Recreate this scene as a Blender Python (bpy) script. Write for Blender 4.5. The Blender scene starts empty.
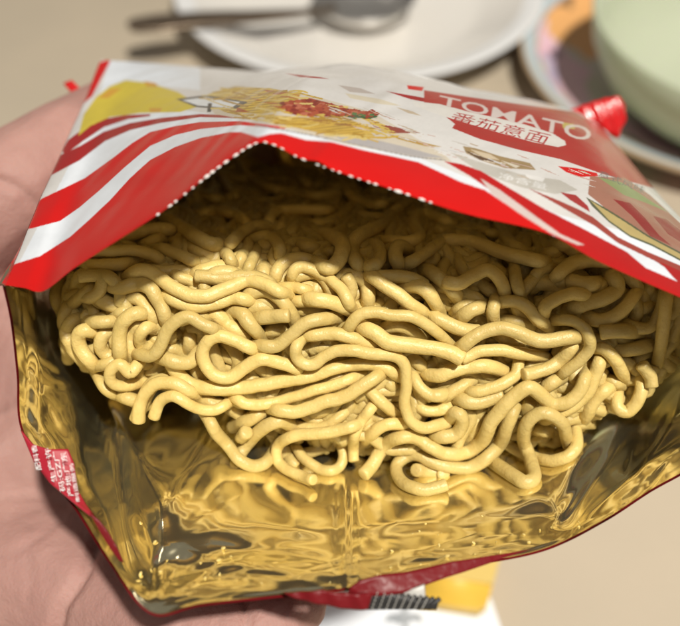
import bpy, bmesh, math, random
import numpy as np
from mathutils import Vector
random.seed(7); rng = np.random.default_rng(7)
sc = bpy.context.scene; C = sc.collection

# ------------------------------------------------------------------ camera, world, light, exposure
H = 0.30; PITCH = math.radians(48.0); FPX = 841.0
cam_d = bpy.data.cameras.new('camera'); cam = bpy.data.objects.new('camera', cam_d); C.objects.link(cam)
cam.location = (0, 0, H); cam.rotation_euler = (math.pi/2 - PITCH, 0, 0)
cam_d.sensor_fit = 'HORIZONTAL'; cam_d.sensor_width = 36.0; cam_d.lens = 36.0*FPX/680.0
cam_d.clip_start = 0.005; cam_d.clip_end = 50
cam_d.dof.use_dof = True; cam_d.dof.focus_distance = 0.157; cam_d.dof.aperture_fstop = 12.5
sc.camera = cam
CAM = np.array([0, 0, H]); RX = np.array([1.0, 0, 0])
UP = np.array([0, math.sin(PITCH), math.cos(PITCH)]); FW = np.array([0, math.cos(PITCH), -math.sin(PITCH)])

w = bpy.data.worlds.new('World'); sc.world = w; w.use_nodes = True
bg = w.node_tree.nodes['Background']; bg.inputs[0].default_value = (1.0, 0.94, 0.86, 1); bg.inputs[1].default_value = 0.125

def area(name, loc, target, size, power, col):
    l = bpy.data.lights.new(name, 'AREA'); l.shape = 'DISK'; l.size = size; l.energy = power; l.color = col
    o = bpy.data.objects.new(name, l); C.objects.link(o); o.location = loc
    o.rotation_euler = (Vector(target) - Vector(loc)).to_track_quat('-Z', 'Y').to_euler(); return o
area('area_light', (0.36, -0.42, 1.66), (0.0, 0.12, 0.19), 0.075, 40, (1.0, 0.94, 0.84))
area('area_light', (-0.9, 1.0, 1.5), (0.05, 0.45, 0.05), 0.30, 1.2, (1.0, 0.90, 0.78))  # added fill from back left, brightens dishes and table, no known fixture
area('area_light', (0.50, -0.55, 1.55), (0.0, 0.15, 0.17), 0.2, 2.5, (1.0, 0.93, 0.84))
sc.view_settings.view_transform = 'Standard'; sc.view_settings.look = 'None'
sc.view_settings.exposure = 0.0; sc.view_settings.gamma = 1.0
sc.cycles.max_bounces = 8; sc.cycles.glossy_bounces = 5; sc.cycles.use_denoising = True
sc.cycles.sample_clamp_indirect = 6.0

# ------------------------------------------------------------------ helpers
def P(px, py, d):
    px, py, d = np.asarray(px, float), np.asarray(py, float), np.asarray(d, float)
    X = (px-340)/FPX*d; Y = (313-py)/FPX*d
    return CAM + X[..., None]*RX + Y[..., None]*UP + d[..., None]*FW
def CF(X, Y, d):            # metric offsets along the view's right / up / forward
    return CAM + np.asarray(X)[..., None]*RX + np.asarray(Y)[..., None]*UP + np.asarray(d)[..., None]*FW
def to_px(v):
    q = np.asarray(v) - CAM; d = q @ FW
    return 340 + FPX*(q @ RX)/d, 313 - FPX*(q @ UP)/d, d
def on_table(px, py, z=0.0):
    r = FW + (px-340)/FPX*RX + (313-py)/FPX*UP
    return CAM + r*((z-H)/r[2])

def thing(name, label, cat, loc, group=None):
    o = bpy.data.objects.new(name, None); C.objects.link(o); o.location = tuple(loc); o.empty_display_size = 0.02
    o['label'] = label; o['category'] = cat
    if group: o['group'] = group
    return o
def tag(o, label, cat):
    o['label'] = label; o['category'] = cat; return o
def wloc(o):
    p = np.zeros(3)
    while o is not None: p = p + np.array(o.location); o = o.parent
    return p
def obj(name, V, F, mat, parent=None, smooth=True, loc=None, col=None):
    V = np.asarray(V, float)
    if parent is not None: V = V - wloc(parent)
    elif loc is not None: V = V - np.asarray(loc)
    me = bpy.data.meshes.new(name); me.from_pydata(V.tolist(), [], F if isinstance(F, list) else F.tolist())
    me.materials.append(mat)
    if smooth: me.polygons.foreach_set('use_smooth', np.ones(len(me.polygons), bool))
    if col is not None:
        a = me.color_attributes.new('print', 'FLOAT_COLOR', 'POINT')
        a.data.foreach_set('color', np.concatenate([col, np.ones((len(col), 1))], 1).astype(np.float32).ravel())
    me.update()
    o = bpy.data.objects.new(name, me); C.objects.link(o)
    if parent is not None: o.parent = parent
    elif loc is not None: o.location = tuple(loc)
    return o
def grid_faces(nr, nc, closed=False):
    r = np.arange(nr-1)[:, None]; c = np.arange(nc if closed else nc-1)[None, :]; c2 = (c+1) % nc
    return np.stack([r*nc+c, r*nc+c2, (r+1)*nc+c2, (r+1)*nc+c], -1).reshape(-1, 4)
def catmull(pts, n_per=None, step=None):
    p = np.asarray(pts, float)
    if len(p) == 2: p = np.array([p[0], (p[0]+p[1])/2, p[1]])
    e = np.vstack([2*p[0]-p[1], p, 2*p[-1]-p[-2]]); out = []
    for i in range(len(p)-1):
        a, b, c, d = e[i:i+4]
        n = n_per or max(2, int(round(np.linalg.norm(c[:2]-b[:2])/step)))
        t = np.linspace(0, 1, n, endpoint=False)[:, None]
        out.append(0.5*((2*b)+(-a+c)*t+(2*a-5*b+4*c-d)*t**2+(-a+3*b-3*c+d)*t**3))
    return np.vstack(out+[p[-1:]])
def tube(pts, rad, n=10, dome=0.35):
    """swept tube with slightly domed ends"""
    p = np.asarray(pts); m = len(p); rad = np.broadcast_to(rad, m)
    T = np.gradient(p, axis=0); T /= np.linalg.norm(T, axis=1)[:, None]+1e-12
    nrm = np.cross(T[0], [0.3, 0.5, 0.81]); nrm /= np.linalg.norm(nrm); rings = []
    a = np.linspace(0, 2*np.pi, n, endpoint=False)
    for i in range(m):
        nrm = nrm - T[i]*(nrm @ T[i]); nrm /= np.linalg.norm(nrm)+1e-12
        b = np.cross(T[i], nrm)
        ring = lambda o, s: p[i]+T[i]*o+rad[i]*s*(np.cos(a)[:, None]*nrm+np.sin(a)[:, None]*b)
        if i == 0: rings += [ring(-rad[i]*dome, 0.62), ring(-rad[i]*dome*0.62, 0.88)]
        rings.append(ring(0, 1))
        if i == m-1: rings += [ring(rad[i]*dome*0.62, 0.88), ring(rad[i]*dome, 0.62)]
    V = np.vstack(rings); F = grid_faces(len(rings), n, True).tolist()
    F.append(list(range(n))[::-1]); F.append(list(range(len(V)-n, len(V))))
    return V, F
def merge(parts):
    V = []; F = []; k = 0
    for v, f in parts:
        V.append(v); F += [[i+k for i in q] for q in f]; k += len(v)
    return np.vstack(V), F
def lathe(center, prof, n=96):
    a = np.linspace(0, 2*np.pi, n, endpoint=False); V = []
    for r, z in prof: V.append(np.stack([center[0]+r*np.cos(a), center[1]+r*np.sin(a), np.full(n, center[2]+z)], 1))
    return np.vstack(V), grid_faces(len(prof), n, True)
def inpoly(x, y, poly):
    poly = np.asarray(poly, float); ins = np.zeros(x.shape, bool); j = len(poly)-1
    for i in range(len(poly)):
        xi, yi = poly[i]; xj, yj = poly[j]
        if yi != yj: ins ^= ((yi > y) != (yj > y)) & (x < (xj-xi)*(y-yi)/(yj-yi)+xi)
        j = i
    return ins
def vnoise(x, y, seed=0):
    """smooth value noise on arrays, about -1..1"""
    xi = np.floor(x).astype(int); yi = np.floor(y).astype(int); fx = x-xi; fy = y-yi
    fx = fx*fx*(3-2*fx); fy = fy*fy*(3-2*fy)
    h = lambda a, b: (np.modf(np.abs(np.sin(a*127.1+b*311.7+seed*74.7)*43758.5453))[0])*2-1
    return (h(xi, yi)*(1-fx)+h(xi+1, yi)*fx)*(1-fy)+(h(xi, yi+1)*(1-fx)+h(xi+1, yi+1)*fx)*fy

# ------------------------------------------------------------------ materials
def mat(name, col, rough=0.5, metal=0.0, bump=None, var=None, coat=0.0, sss=None, spec=0.5, attr=False):
    m = bpy.data.materials.new(name); m.use_nodes = True; nt = m.node_tree; b = nt.nodes['Principled BSDF']
    b.inputs['Base Color'].default_value = (*col, 1); b.inputs['Roughness'].default_value = rough
    b.inputs['Metallic'].default_value = metal; b.inputs['Coat Weight'].default_value = coat
    b.inputs['Coat Roughness'].default_value = 0.12; b.inputs['Specular IOR Level'].default_value = spec
    tc = nt.nodes.new('ShaderNodeTexCoord')
    src = None
    if attr:
        at = nt.nodes.new('ShaderNodeVertexColor'); at.layer_name = 'print'; src = at.outputs['Color']
    if var:                                     # var = (scale, second colour, contrast)
        n = nt.nodes.new('ShaderNodeTexNoise'); n.inputs['Scale'].default_value = var[0]; n.inputs['Detail'].default_value = 5
        nt.links.new(tc.outputs['Object'], n.inputs['Vector'])
        r = nt.nodes.new('ShaderNodeValToRGB'); r.color_ramp.elements[0].position = 0.5-var[2]; r.color_ramp.elements[1].position = 0.5+var[2]
        nt.links.new(n.outputs[0], r.inputs[0])
        mx = nt.nodes.new('ShaderNodeMix'); mx.data_type = 'RGBA'
        mx.inputs[6].default_value = (*col, 1); mx.inputs[7].default_value = (*var[1], 1)
        nt.links.new(r.outputs[0], mx.inputs[0]); src = mx.outputs[2]
    if src is not None: nt.links.new(src, b.inputs['Base Color'])
    if bump:
        last = None
        for sc_, dist, det in bump:
            n = nt.nodes.new('ShaderNodeTexNoise'); n.inputs['Scale'].default_value = sc_; n.inputs['Detail'].default_value = det
            nt.links.new(tc.outputs['Object'], n.inputs['Vector'])
            bp = nt.nodes.new('ShaderNodeBump'); bp.inputs['Strength'].default_value = 1.0; bp.inputs['Distance'].default_value = dist
            nt.links.new(n.outputs[0], bp.inputs['Height'])
            if last: nt.links.new(last.outputs[0], bp.inputs['Normal'])
            last = bp
        nt.links.new(last.outputs[0], b.inputs['Normal'])
    if sss:
        b.inputs['Subsurface Weight'].default_value = sss[0]; b.inputs['Subsurface Radius'].default_value = sss[1]
        b.inputs['Subsurface Scale'].default_value = sss[2]
    return m
GOLD = (0.93, 0.85, 0.57)
M = dict(
    table=mat('tan_laminate', (0.54, 0.46, 0.35), 0.45, var=(9, (0.46, 0.40, 0.31), 0.25), bump=[(400, 0.0001, 2)]),
    china=mat('white_glaze', (0.84, 0.82, 0.78), 0.18, coat=0.4, var=(14, (0.80, 0.77, 0.72), 0.25)),
    rimglaze=mat('pale_glaze', (0.82, 0.83, 0.84), 0.2, coat=0.4),
    steel=mat('steel', (0.80, 0.78, 0.75), 0.36, metal=1.0, bump=[(260, 0.0002, 2)]),
    darksteel=mat('dark_handle', (0.16, 0.12, 0.085), 0.28, metal=0.6, bump=[(200, 0.0002, 2)]),
    melamine=mat('printed_melamine', (1, 1, 1), 0.3, coat=0.3, attr=True),
    jade=mat('green_plastic', (0.52, 0.56, 0.43), 0.35, sss=(0.4, (0.4, 0.6, 0.3), 0.01), var=(30, (0.49, 0.53, 0.41), 0.3)),
    paper=mat('white_paper', (0.80, 0.84, 0.92), 0.6, attr=True),
    yellow=mat('yellow_card', (0.80, 0.50, 0.06), 0.4, var=(60, (0.84, 0.56, 0.10), 0.3)),
    skin=mat('skin', (0.36, 0.20, 0.175), 0.6, sss=(0.22, (1.0, 0.35, 0.2), 0.004), var=(70, (0.42, 0.245, 0.21), 0.25), bump=[(1400, 0.00018, 3), (300, 0.0003, 3)], spec=0.25),
    noodle=mat('fried_noodle', (0.69, 0.53, 0.20), 0.4, sss=(0.14, (1.0, 0.7, 0.25), 0.0018), var=(260, (0.60, 0.45, 0.15), 0.2), bump=[(2600, 0.00008, 4), (700, 0.00022, 3)], spec=0.45),
    print=mat('printed_film', (1, 1, 1), 0.26, coat=0.12, spec=0.35, attr=True, bump=[(45, 0.0005, 2), (160, 0.00006, 2)]),
    redfilm=mat('red_film', (0.52, 0.010, 0.012), 0.25, coat=0.5, bump=[(160, 0.0008, 3)]),
    maroon=mat('dark_red_film', (0.15, 0.007, 0.010), 0.4, coat=0.0, spec=0.25, bump=[(200, 0.0006, 3)]),
    gold=mat('gold_foil', GOLD, 0.13, metal=0.965, bump=[(55, 0.0004, 1), (420, 0.000015, 2)]),
    crimson=mat('crimson_film', (0.36, 0.014, 0.03), 0.45),
    white=mat('white_ink', (0.80, 0.80, 0.80), 0.4), inkred=mat('red_ink', (0.42, 0.03, 0.03), 0.4), inkgrey=mat('dark_ink', (0.10, 0.10, 0.11), 0.4),
    torn=mat('torn_film_edge', (0.82, 0.80, 0.78), 0.5),
    black=mat('black_film', (0.018, 0.017, 0.017), 0.5), silver=mat('silver_ridge', (0.50, 0.49, 0.46), 0.5, metal=0.2),
)
# strands differ a little in how far they were fried
nt = M['noodle'].node_tree; b0 = nt.nodes['Principled BSDF']; src = b0.inputs['Base Color'].links[0].from_socket
oi = nt.nodes.new('ShaderNodeObjectInfo'); mr = nt.nodes.new('ShaderNodeMapRange'); mr.inputs[3].default_value = .86; mr.inputs[4].default_value = 1.10
hv = nt.nodes.new('ShaderNodeHueSaturation'); nt.links.new(oi.outputs['Random'], mr.inputs[0]); nt.links.new(mr.outputs[0], hv.inputs['Value']); nt.links.new(src, hv.inputs['Color']); nt.links.new(hv.outputs[0], b0.inputs['Base Color'])
# printed film shows plain foil on its inner face
nt = M['print'].node_tree; b0 = nt.nodes['Principled BSDF']; out = nt.nodes['Material Output']
b1 = nt.nodes.new('ShaderNodeBsdfPrincipled'); b1.inputs['Base Color'].default_value = (0.82, 0.68, 0.40, 1)
b1.inputs['Metallic'].default_value = 1; b1.inputs['Roughness'].default_value = 0.3
ge = nt.nodes.new('ShaderNodeNewGeometry'); mxs = nt.nodes.new('ShaderNodeMixShader')
nt.links.new(ge.outputs['Backfacing'], mxs.inputs[0]); nt.links.new(b0.outputs[0], mxs.inputs[1])
nt.links.new(b1.outputs[0], mxs.inputs[2]); nt.links.new(mxs.outputs[0], out.inputs[0])

# ------------------------------------------------------------------ table
V = np.array([(-1.5, -1.0, 0), (1.5, -1.0, 0), (1.5, 2.5, 0), (-1.5, 2.5, 0)], float)
o = obj('table_surface', V, [[0, 1, 2, 3]], M['table'], smooth=False); o['kind'] = 'structure'

# ------------------------------------------------------------------ dishes behind
pc = on_table(358, 12)
pr = 0.126
plate = thing('dinner_plate', 'large white ceramic plate with a spoon lying across it, behind the packet', 'plate', (pc[0], pc[1], 0))
prof = [(0.0001, .006), (pr*.62, .006), (pr*.70, .009), (pr*.90, .022), (pr*.97, .0245), (pr, .0250), (pr*1.004, .0235), (pr*.98, .0215), (pr*.88, .0155), (pr*.66, .0015), (pr*.55, .0008), (pr*.5, .003), (0.0001, .003)]
V, F = lathe((pc[0], pc[1], 0), prof[:4]); obj('plate_well', V, F, M['china'], plate)
V, F = lathe((pc[0], pc[1], 0), prof[3:]); obj('plate_rim', V, F, M['rimglaze'], plate)
# spoon: dark handle to the left, round bowl in the plate
a = on_table(128, 26, .030); b = on_table(310, 12, .022); c = on_table(364, 2, .017)
spoon = thing('serving_spoon', 'metal spoon with dark handle resting across the white plate', 'spoon', (c[0], c[1], 0.008))
pts = catmull(np.array([a, a*.66+b*.34+[0, 0, .001], a*.3+b*.7, b, b*.55+c*.45]), n_per=14); k = np.linspace(0, 1, len(pts))
hw = np.interp(k, [0, .03, .12, .4, .75, 1], [.0045, .0085, .0105, .0088, .0040, .0042]); side = np.cross((c-a)/np.linalg.norm(c-a), [0, 0, 1]); side /= np.linalg.norm(side)
ang = np.linspace(0, 2*np.pi, 14, endpoint=False)
V = (pts[:, None, :]+hw[:, None, None]*np.cos(ang)[None, :, None]*side+np.minimum(hw*.42, .0026)[:, None, None]*np.sin(ang)[None, :, None]*np.array([0, 0, 1.0])).reshape(-1, 3)
F = grid_faces(len(pts), 14, True).tolist()+[list(range(14)), list(range(len(V)-14, len(V)))]
obj('handle', V, F, M['darksteel'], spoon)
rs = .034; V, F = lathe((c[0], c[1], .0075), [(.0001, .0), (rs*.5, .0022), (rs*.8, .0075), (rs, .0150), (rs*1.03, .0152), (rs*.84, .0060), (rs*.5, .0006), (.0001, -.0012)], 48)
obj('spoon_bowl', V, F, M['steel'], spoon)

# patterned plate + green bowl at the right
qc = on_table(716, 84); qr = float(np.linalg.norm(on_table(517, 60)[:2]-qc[:2]))
pp = thing('patterned_plate', 'plate with pale blue rim and pastel cartoon colour patches under the green bowl', 'plate', (qc[0], qc[1], 0))
n = 360; rad = np.concatenate([[.0005], np.linspace(.05, 1.0, 150), [1.006, .99, .9, .7, .5, .0005]])*qr
z = np.concatenate([np.interp(rad[:151]/qr, [0, .62, .74, .95, 1], [.006, .006, .010, .019, .0205]), [.019, .0165, .011, .001, .001, .002]])
a_ = np.linspace(0, 2*np.pi, n, endpoint=False)
V = np.stack([qc[0]+rad[:, None]*np.cos(a_), qc[1]+rad[:, None]*np.sin(a_), np.broadcast_to(z[:, None], (len(rad), n))], -1).reshape(-1, 3)
x, y, _ = to_px(V); wx = x+5*vnoise(x/17, y/17, 3)+2*vnoise(x/6, y/6, 5); wy = y+5*vnoise(x/17, y/17, 4)+2*vnoise(x/6, y/6, 6)
col = np.tile(np.array([[.64, .61, .52]]), (len(V), 1))
def paint(poly, c): col[inpoly(wx, wy, poly)] = c
paint([(500, -60), (640, -60), (640, 40), (588, 62), (560, 42), (540, 20), (520, 0)], (.85, .45, .17))
paint([(536, 18), (552, 34), (570, 56), (590, 68), (600, 88), (588, 112), (574, 110), (556, 84), (544, 60)], (.86, .56, .66))
paint([(540, 50), (553, 58), (562, 72), (562, 92), (554, 90), (545, 74)], (.56, .47, .64))
paint([(586, 80), (604, 76), (608, 100), (592, 106)], (.62, .60, .45))
paint([(552, 48), (562, 52), (560, 60), (552, 58)], (.22, .16, .22))
paint([(545, -10), (575, -5), (572, 8), (550, 6)], (.30, .17, .08))
paint([(620, 120), (690, 130), (720, 220), (650, 190), (636, 160)], (.84, .56, .62))
paint([(610, 130), (632, 134), (656, 152), (668, 172), (652, 186), (628, 172), (612, 156)], (.20, .30, .22))
paint([(616, 136), (632, 139), (652, 155), (661, 170), (650, 178), (630, 167), (616, 154)], (.52, .70, .56))
rr = np.hypot(V[:, 0]-qc[0], V[:, 1]-qc[1])/qr
col[(rr > .925)] = (.50, .60, .65); col[(rr > .915) & (rr < .927)] = (.55, .34, .22); col[rr > .985] = (.50, .36, .22)
obj('plate_body', V, grid_faces(len(rad), n, True), M['melamine'], pp, col=col)
gc = on_table(734, 110, .0085); gr = .094
V, F = lathe((gc[0], gc[1], .0085), [(.0001, .006), (gr*.5, .006), (gr*.66, .010), (gr*.83, .022), (gr*.94, .040), (gr*.985, .058), (gr, .0585), (gr*1.012, .057), (gr*.97, .040), (gr*.86, .022), (gr*.69, .008), (gr*.62, .0015), (gr*.60, .0), (.0001, .0)])
o = obj('bowl', V, F, M['jade'], loc=(gc[0], gc[1], .0085)); tag(o, 'pale green bowl standing on the pastel patterned plate', 'bowl')

# paper and yellow packet at the bottom
g = 90; u, v = np.meshgrid(np.linspace(0, 1, g), np.linspace(0, 1, g)); cor = [on_table(*q) for q in ((285, 592), (490, 600), (530, 720), (270, 720))]
V = ((cor[0]*(1-u)[..., None]+cor[1]*u[..., None])*(1-v)[..., None]+(cor[3]*(1-u)[..., None]+cor[2]*u[..., None])*v[..., None]).reshape(-1, 3)
V[:, 2] += .0012+.0012*(vnoise(V[:, 0]*60, V[:, 1]*60, 2)+1)
x, y, _ = to_px(V); col = np.tile(np.array([[.80, .85, .92]]), (len(V), 1))
wob = vnoise(x/7, y/7, 9)
col[((np.hypot((x-402)/16, (y-618)/5)+.5*wob) < 1)] = (.30, .33, .36); col[(np.abs(x-404+2*wob) < 3) & (y > 600)] = (.36, .39, .42)
back = V.copy(); back[:, 2] -= .0008
Fg = grid_faces(g, g); FF = Fg.tolist()+(Fg[:, ::-1]+len(V)).tolist()
o = obj('paper_sheet', np.vstack([V, back]), FF, M['paper'], loc=cor[0], col=np.vstack([col, col])); tag(o, 'pale white paper sheet with grey smudge on the table below the packet', 'paper')
q = [on_table(*t) for t in ((425, 545), (500, 556), (482, 622), (415, 612))]; qm = sum(q)/4
yb = thing('yellow_carton', 'small yellow carton lying on the table under the packet', 'carton', (qm[0], qm[1], 0))
bm = bmesh.new(); lo = [bm.verts.new((*(t[:2]), .003)) for t in q]; hi = [bm.verts.new((*(t[:2]), .014)) for t in q]
bm.faces.new(lo[::-1]); bm.faces.new(hi); [bm.faces.new((lo[i], lo[(i+1) % 4], hi[(i+1) % 4], hi[i])) for i in range(4)]
bmesh.ops.recalc_face_normals(bm, faces=bm.faces)
bmesh.ops.bevel(bm, geom=list(bm.edges), offset=.0015, segments=2, affect='EDGES'); bm.verts.index_update()
obj('carton_body', [tuple(v.co) for v in bm.verts], [[v.index for v in f.verts] for f in bm.faces], M['yellow'], yb); bm.free()
fl = [q[0]*(1-s)+q[3]*s for s in (.3, .7)]+[q[1]*(1-s)+q[2]*s for s in (.7, .3)]
Vl = np.array([(*t[:2], .0142) for t in fl]+[(*t[:2], .0148) for t in fl])
obj('carton_label', Vl, [[4, 5, 6, 7], [0, 1, 5, 4], [1, 2, 6, 5], [2, 3, 7, 6], [3, 0, 4, 7]], mat('cream_label', (.70, .52, .16), .45), yb, smooth=False)

# ------------------------------------------------------------------ pouch geometry
T20 = math.tan(math.radians(20)); 
def floor_d(py): return .0939/(.364+(py-313)/FPX)
def floor_pt(px, py): return (px, py, floor_d(py))
PK = thing('noodle_packet', 'torn open red and white striped noodle packet with gold foil lining, held in the hand', 'packet', P(340, 560, .16))

# lining: stations round the mouth, rows going in from the lip
ST = [
 [(5, 285, .1428), (34, 296, .160), (60, 312, .200), (85, 330, .235), (120, 312, .27)],
 [(13, 322, .1455), (43, 345, .167), (72, 352, .205), (100, 360, .225), (150, 322, .265)],
 [(19, 375, .148), (66, 392, .165), (101, 400, .195), (122, 400, .202), (180, 330, .257)],
 [(22, 425, .149), (70, 440, .160), (112, 432, .182), (142, 440, .176), (200, 340, .25)],
 [(45, 470, .146), (92, 492, .153), (119, 480, .167), (160, 462, .167), (220, 345, .24)],
 [(76, 507, .143), (110, 535, .1455), (126, 525, .1555), (178, 480, .1585), (240, 350, .222)],
 [(110, 560, .1375), (130, 575, .1385), (143, 568, .1425), (195, 492, .1568), (260, 350, .214)],
 [(151, 612, .1305), (158, 597, .133), (170, 566, .142), (215, 498, .1562), (280, 350, .214)],
 [(200, 604, .1322), (205, 588, .1356), (212, 560, .1430), (240, 500, .1575), (300, 350, .218)],
 [(270, 596, .1338), (272, 580, .1374), (276, 548, .1460), (288, 490, .1640), (330, 350, .23)],
 [(345, 588, .1356), (345, 572, .1393), (345, 545, .1468), (350, 490, .166), (370, 350, .23)],
 [(400, 580, .1376), (402, 566, .1408), (405, 540, .1485), (410, 488, .1665), (420, 350, .23)],
 [(455, 567, .1406), (458, 553, .1441), (462, 530, .1510), (470, 480, .168), (465, 350, .23)],
 [(540, 550, .1447), (540, 537, .1484), (535, 520, .1545), (525, 470, .168), (500, 350, .23)],
 [(600, 522, .1470), (588, 520, .150), (568, 521, .1540), (550, 465, .168), (540, 350, .23)],
 [(650, 490, .1490), (628, 476, .156), (602, 470, .1695), (580, 440, .173), (570, 350, .23)],
 [(692, 466, .150), (662, 440, .164), (634, 420, .1895), (610, 410, .195), (600, 345, .235)],
 [(740, 430, .150), (700, 400, .172), (668, 384, .205), (655, 364, .225), (645, 345, .25)],
 [(770, 380, .145), (735, 352, .176), (704, 338, .214), (692, 318, .24), (684, 300, .262)],
 [(772, 336, .1405), (750, 318, .17), (722, 304, .214), (710, 288, .24), (700, 272, .262)]]
NS, NR = 640, 250
ST = np.array(ST, float)
def resamp(A, n, axis):
    A = np.moveaxis(A, axis, 0); m = len(A); e = np.concatenate([2*A[:1]-A[1:2], A, 2*A[-1:]-A[-2:-1]])
    t = np.linspace(0, m-1, n); i = np.minimum(t.astype(int), m-2); f = (t-i).reshape((-1,)+(1,)*(A.ndim-1))
    a, b, c, d = e[i], e[i+1], e[i+2], e[i+3]
    return np.moveaxis(.5*(2*b+(c-a)*f+(2*a-5*b+4*c-d)*f**2+(3*b-a-3*c+d)*f**3), 0, axis)
G = resamp(resamp(ST, NS, 0), NR, 1)                     # NS x NR x 3 in px, px, depth
x, y, d = G[..., 0], G[..., 1], G[..., 2]
t = np.linspace(0, 1, NR)[None, :]*np.ones((NS, 1))
Vw = P(x, y, d)
du = np.gradient(Vw, axis=0); dv = np.gradient(Vw, axis=1); N = np.cross(du, dv); N /= np.linalg.norm(N, axis=-1)[..., None]+1e-12
if (N[NS//2, NR//4] @ (CAM-Vw[NS//2, NR//4])) < 0: N = -N
def ridge(p0, p1, wdt, h, pw=1.0):
    p0 = np.array(p0, float); p1 = np.array(p1, float); L = np.linalg.norm(p1-p0); e = (p1-p0)/L
    s = ((x-p0[0])*e[0]+(y-p0[1])*e[1])/L; q = (x-p0[0])*-e[1]+(y-p0[1])*e[0]
    fade = np.clip(s*5+.3, 0, 1)*np.clip((1-s)*5+.3, 0, 1)
    return h*1e-3*np.exp(-(np.abs(q)/(1.25*wdt))**2)*fade
D = np.zeros_like(x); rz = random.Random(12)
for _ in range(26):                                   # fine creases: along the front lip, fanning from the corner, along the right fold, down the left wall
    cx = rz.uniform(170, 540); cy = np.interp(cx, [150, 345, 540], [598, 580, 545])-abs(rz.gauss(0, 22)); a_ = rz.uniform(-.35, .25); L_ = rz.uniform(12, 38)
    D += ridge((cx-L_*math.cos(a_), cy-L_*math.sin(a_)), (cx+L_*math.cos(a_), cy+L_*math.sin(a_)), rz.uniform(1.2, 2.2), rz.uniform(-.35, .35))
for _ in range(14):
    a_ = rz.uniform(-1.75, -.25); r0 = rz.uniform(6, 30); r1 = r0+rz.uniform(20, 60); D += ridge((153+r0*math.cos(a_), 608+r0*math.sin(a_)), (153+r1*math.cos(a_), 608+r1*math.sin(a_)), rz.uniform(1.3, 2.4), rz.uniform(-.4, .4))
for _ in range(22):
    f_ = rz.random(); q_ = rz.gauss(8, 14); cx, cy = 545+125*f_+q_*.75, 540-140*f_+q_*.65; a_ = -.82+rz.gauss(0, .22); L_ = rz.uniform(10, 34); D += ridge((cx-L_*math.cos(a_), cy-L_*math.sin(a_)), (cx+L_*math.cos(a_), cy+L_*math.sin(a_)), rz.uniform(1.3, 2.4), rz.uniform(-.4, .4))
for _ in range(22):
    f_ = rz.random(); cx = np.interp(f_, [0, .5, 1], [30, 45, 110])+rz.gauss(0, 12); cy = 300+250*f_; a_ = 1.45-.55*f_+rz.gauss(0, .2); L_ = rz.uniform(12, 36); D += ridge((cx-L_*math.cos(a_), cy-L_*math.sin(a_)), (cx+L_*math.cos(a_), cy+L_*math.sin(a_)), rz.uniform(1.3, 2.4), rz.uniform(-.4, .4))
for r in [((165, 545), (338, 594), 7, 1.3), ((160, 578), (300, 597), 5, .3), ((158, 600), (165, 500), 7, 1.0), ((165, 548), (255, 520), 6, .5), ((250, 520), (345, 545), 6, .7),
          ((180, 560), (340, 577), 5, .9), ((215, 545), (330, 560), 4, -.8), ((345, 475), (345, 590), 2.2, .9), ((352, 480), (353, 590), 3, -.7), ((338, 480), (337, 590), 3, -.3), ((285, 505), (343, 508), 5, .5), ((290, 535), (343, 530), 5, .6),
          ((352, 530), (440, 520), 5, .5), ((380, 560), (530, 528), 7, .9), ((400, 520), (470, 500), 9, -.6), ((440, 545), (560, 530), 5, -.7), ((480, 552), (570, 520), 4, .6), ((545, 535), (655, 395), 4, 1.1),
          ((560, 540), (660, 430), 5, -1.0), ((575, 525), (680, 440), 3, .8), ((590, 525), (660, 470), 4, -.7), ((610, 510), (690, 440), 4, .8), ((640, 470), (690, 400), 4, .8),
          ((30, 300), (40, 440), 5, 1.0), ((45, 300), (62, 400), 5, -.9), ((20, 400), (60, 452), 5, .9), ((60, 330), (80, 450), 6, .8), ((60, 410), (100, 500), 6, .9), ((45, 400), (85, 490), 4, -.9), ((80, 470), (120, 545), 4, .7), ((30, 340), (24, 430), 4, -.8),
          ((76, 340), (100, 430), 5, -.7), ((130, 470), (160, 570), 6, .9), ((185, 470), (200, 540), 10, -.7), ((235, 480), (300, 520), 9, .5), ((130, 590), (152, 610), 4, .6)]:
    D += ridge(*r)
env = np.clip(t*14, 0, 1)
D = D*np.where((x > 165) & (x < 540), .25, .31)+env*(.0005*vnoise(x/60+y/90, y/40, 1)+.00010*vnoise(x/26+y/30, y/14+x/40, 2))
Vw = Vw+N*(D*np.clip((1.05-t)*4, 0, 1)*np.clip(t*20, 0, 1))[..., None]
N_LIN = N
obj('foil_lining', Vw.reshape(-1, 3), grid_faces(NS, NR)[:, ::-1] if False else grid_faces(NS, NR), M['gold'], PK)
# outer printed film just outside the lining, rolled a hair past the lip
Vo = Vw-N*.0004; outd = Vw[:, :1]-Vw[:, 6:7]; outd /= np.linalg.norm(outd, axis=-1)[..., None]+1e-9
Vo = np.concatenate([Vo[:, :1]+outd*.00012, Vo[:, ::5]], 1)
obj('back_panel', Vo.reshape(-1, 3), grid_faces(NS, Vo.shape[1]), M['maroon'], PK)

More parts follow.
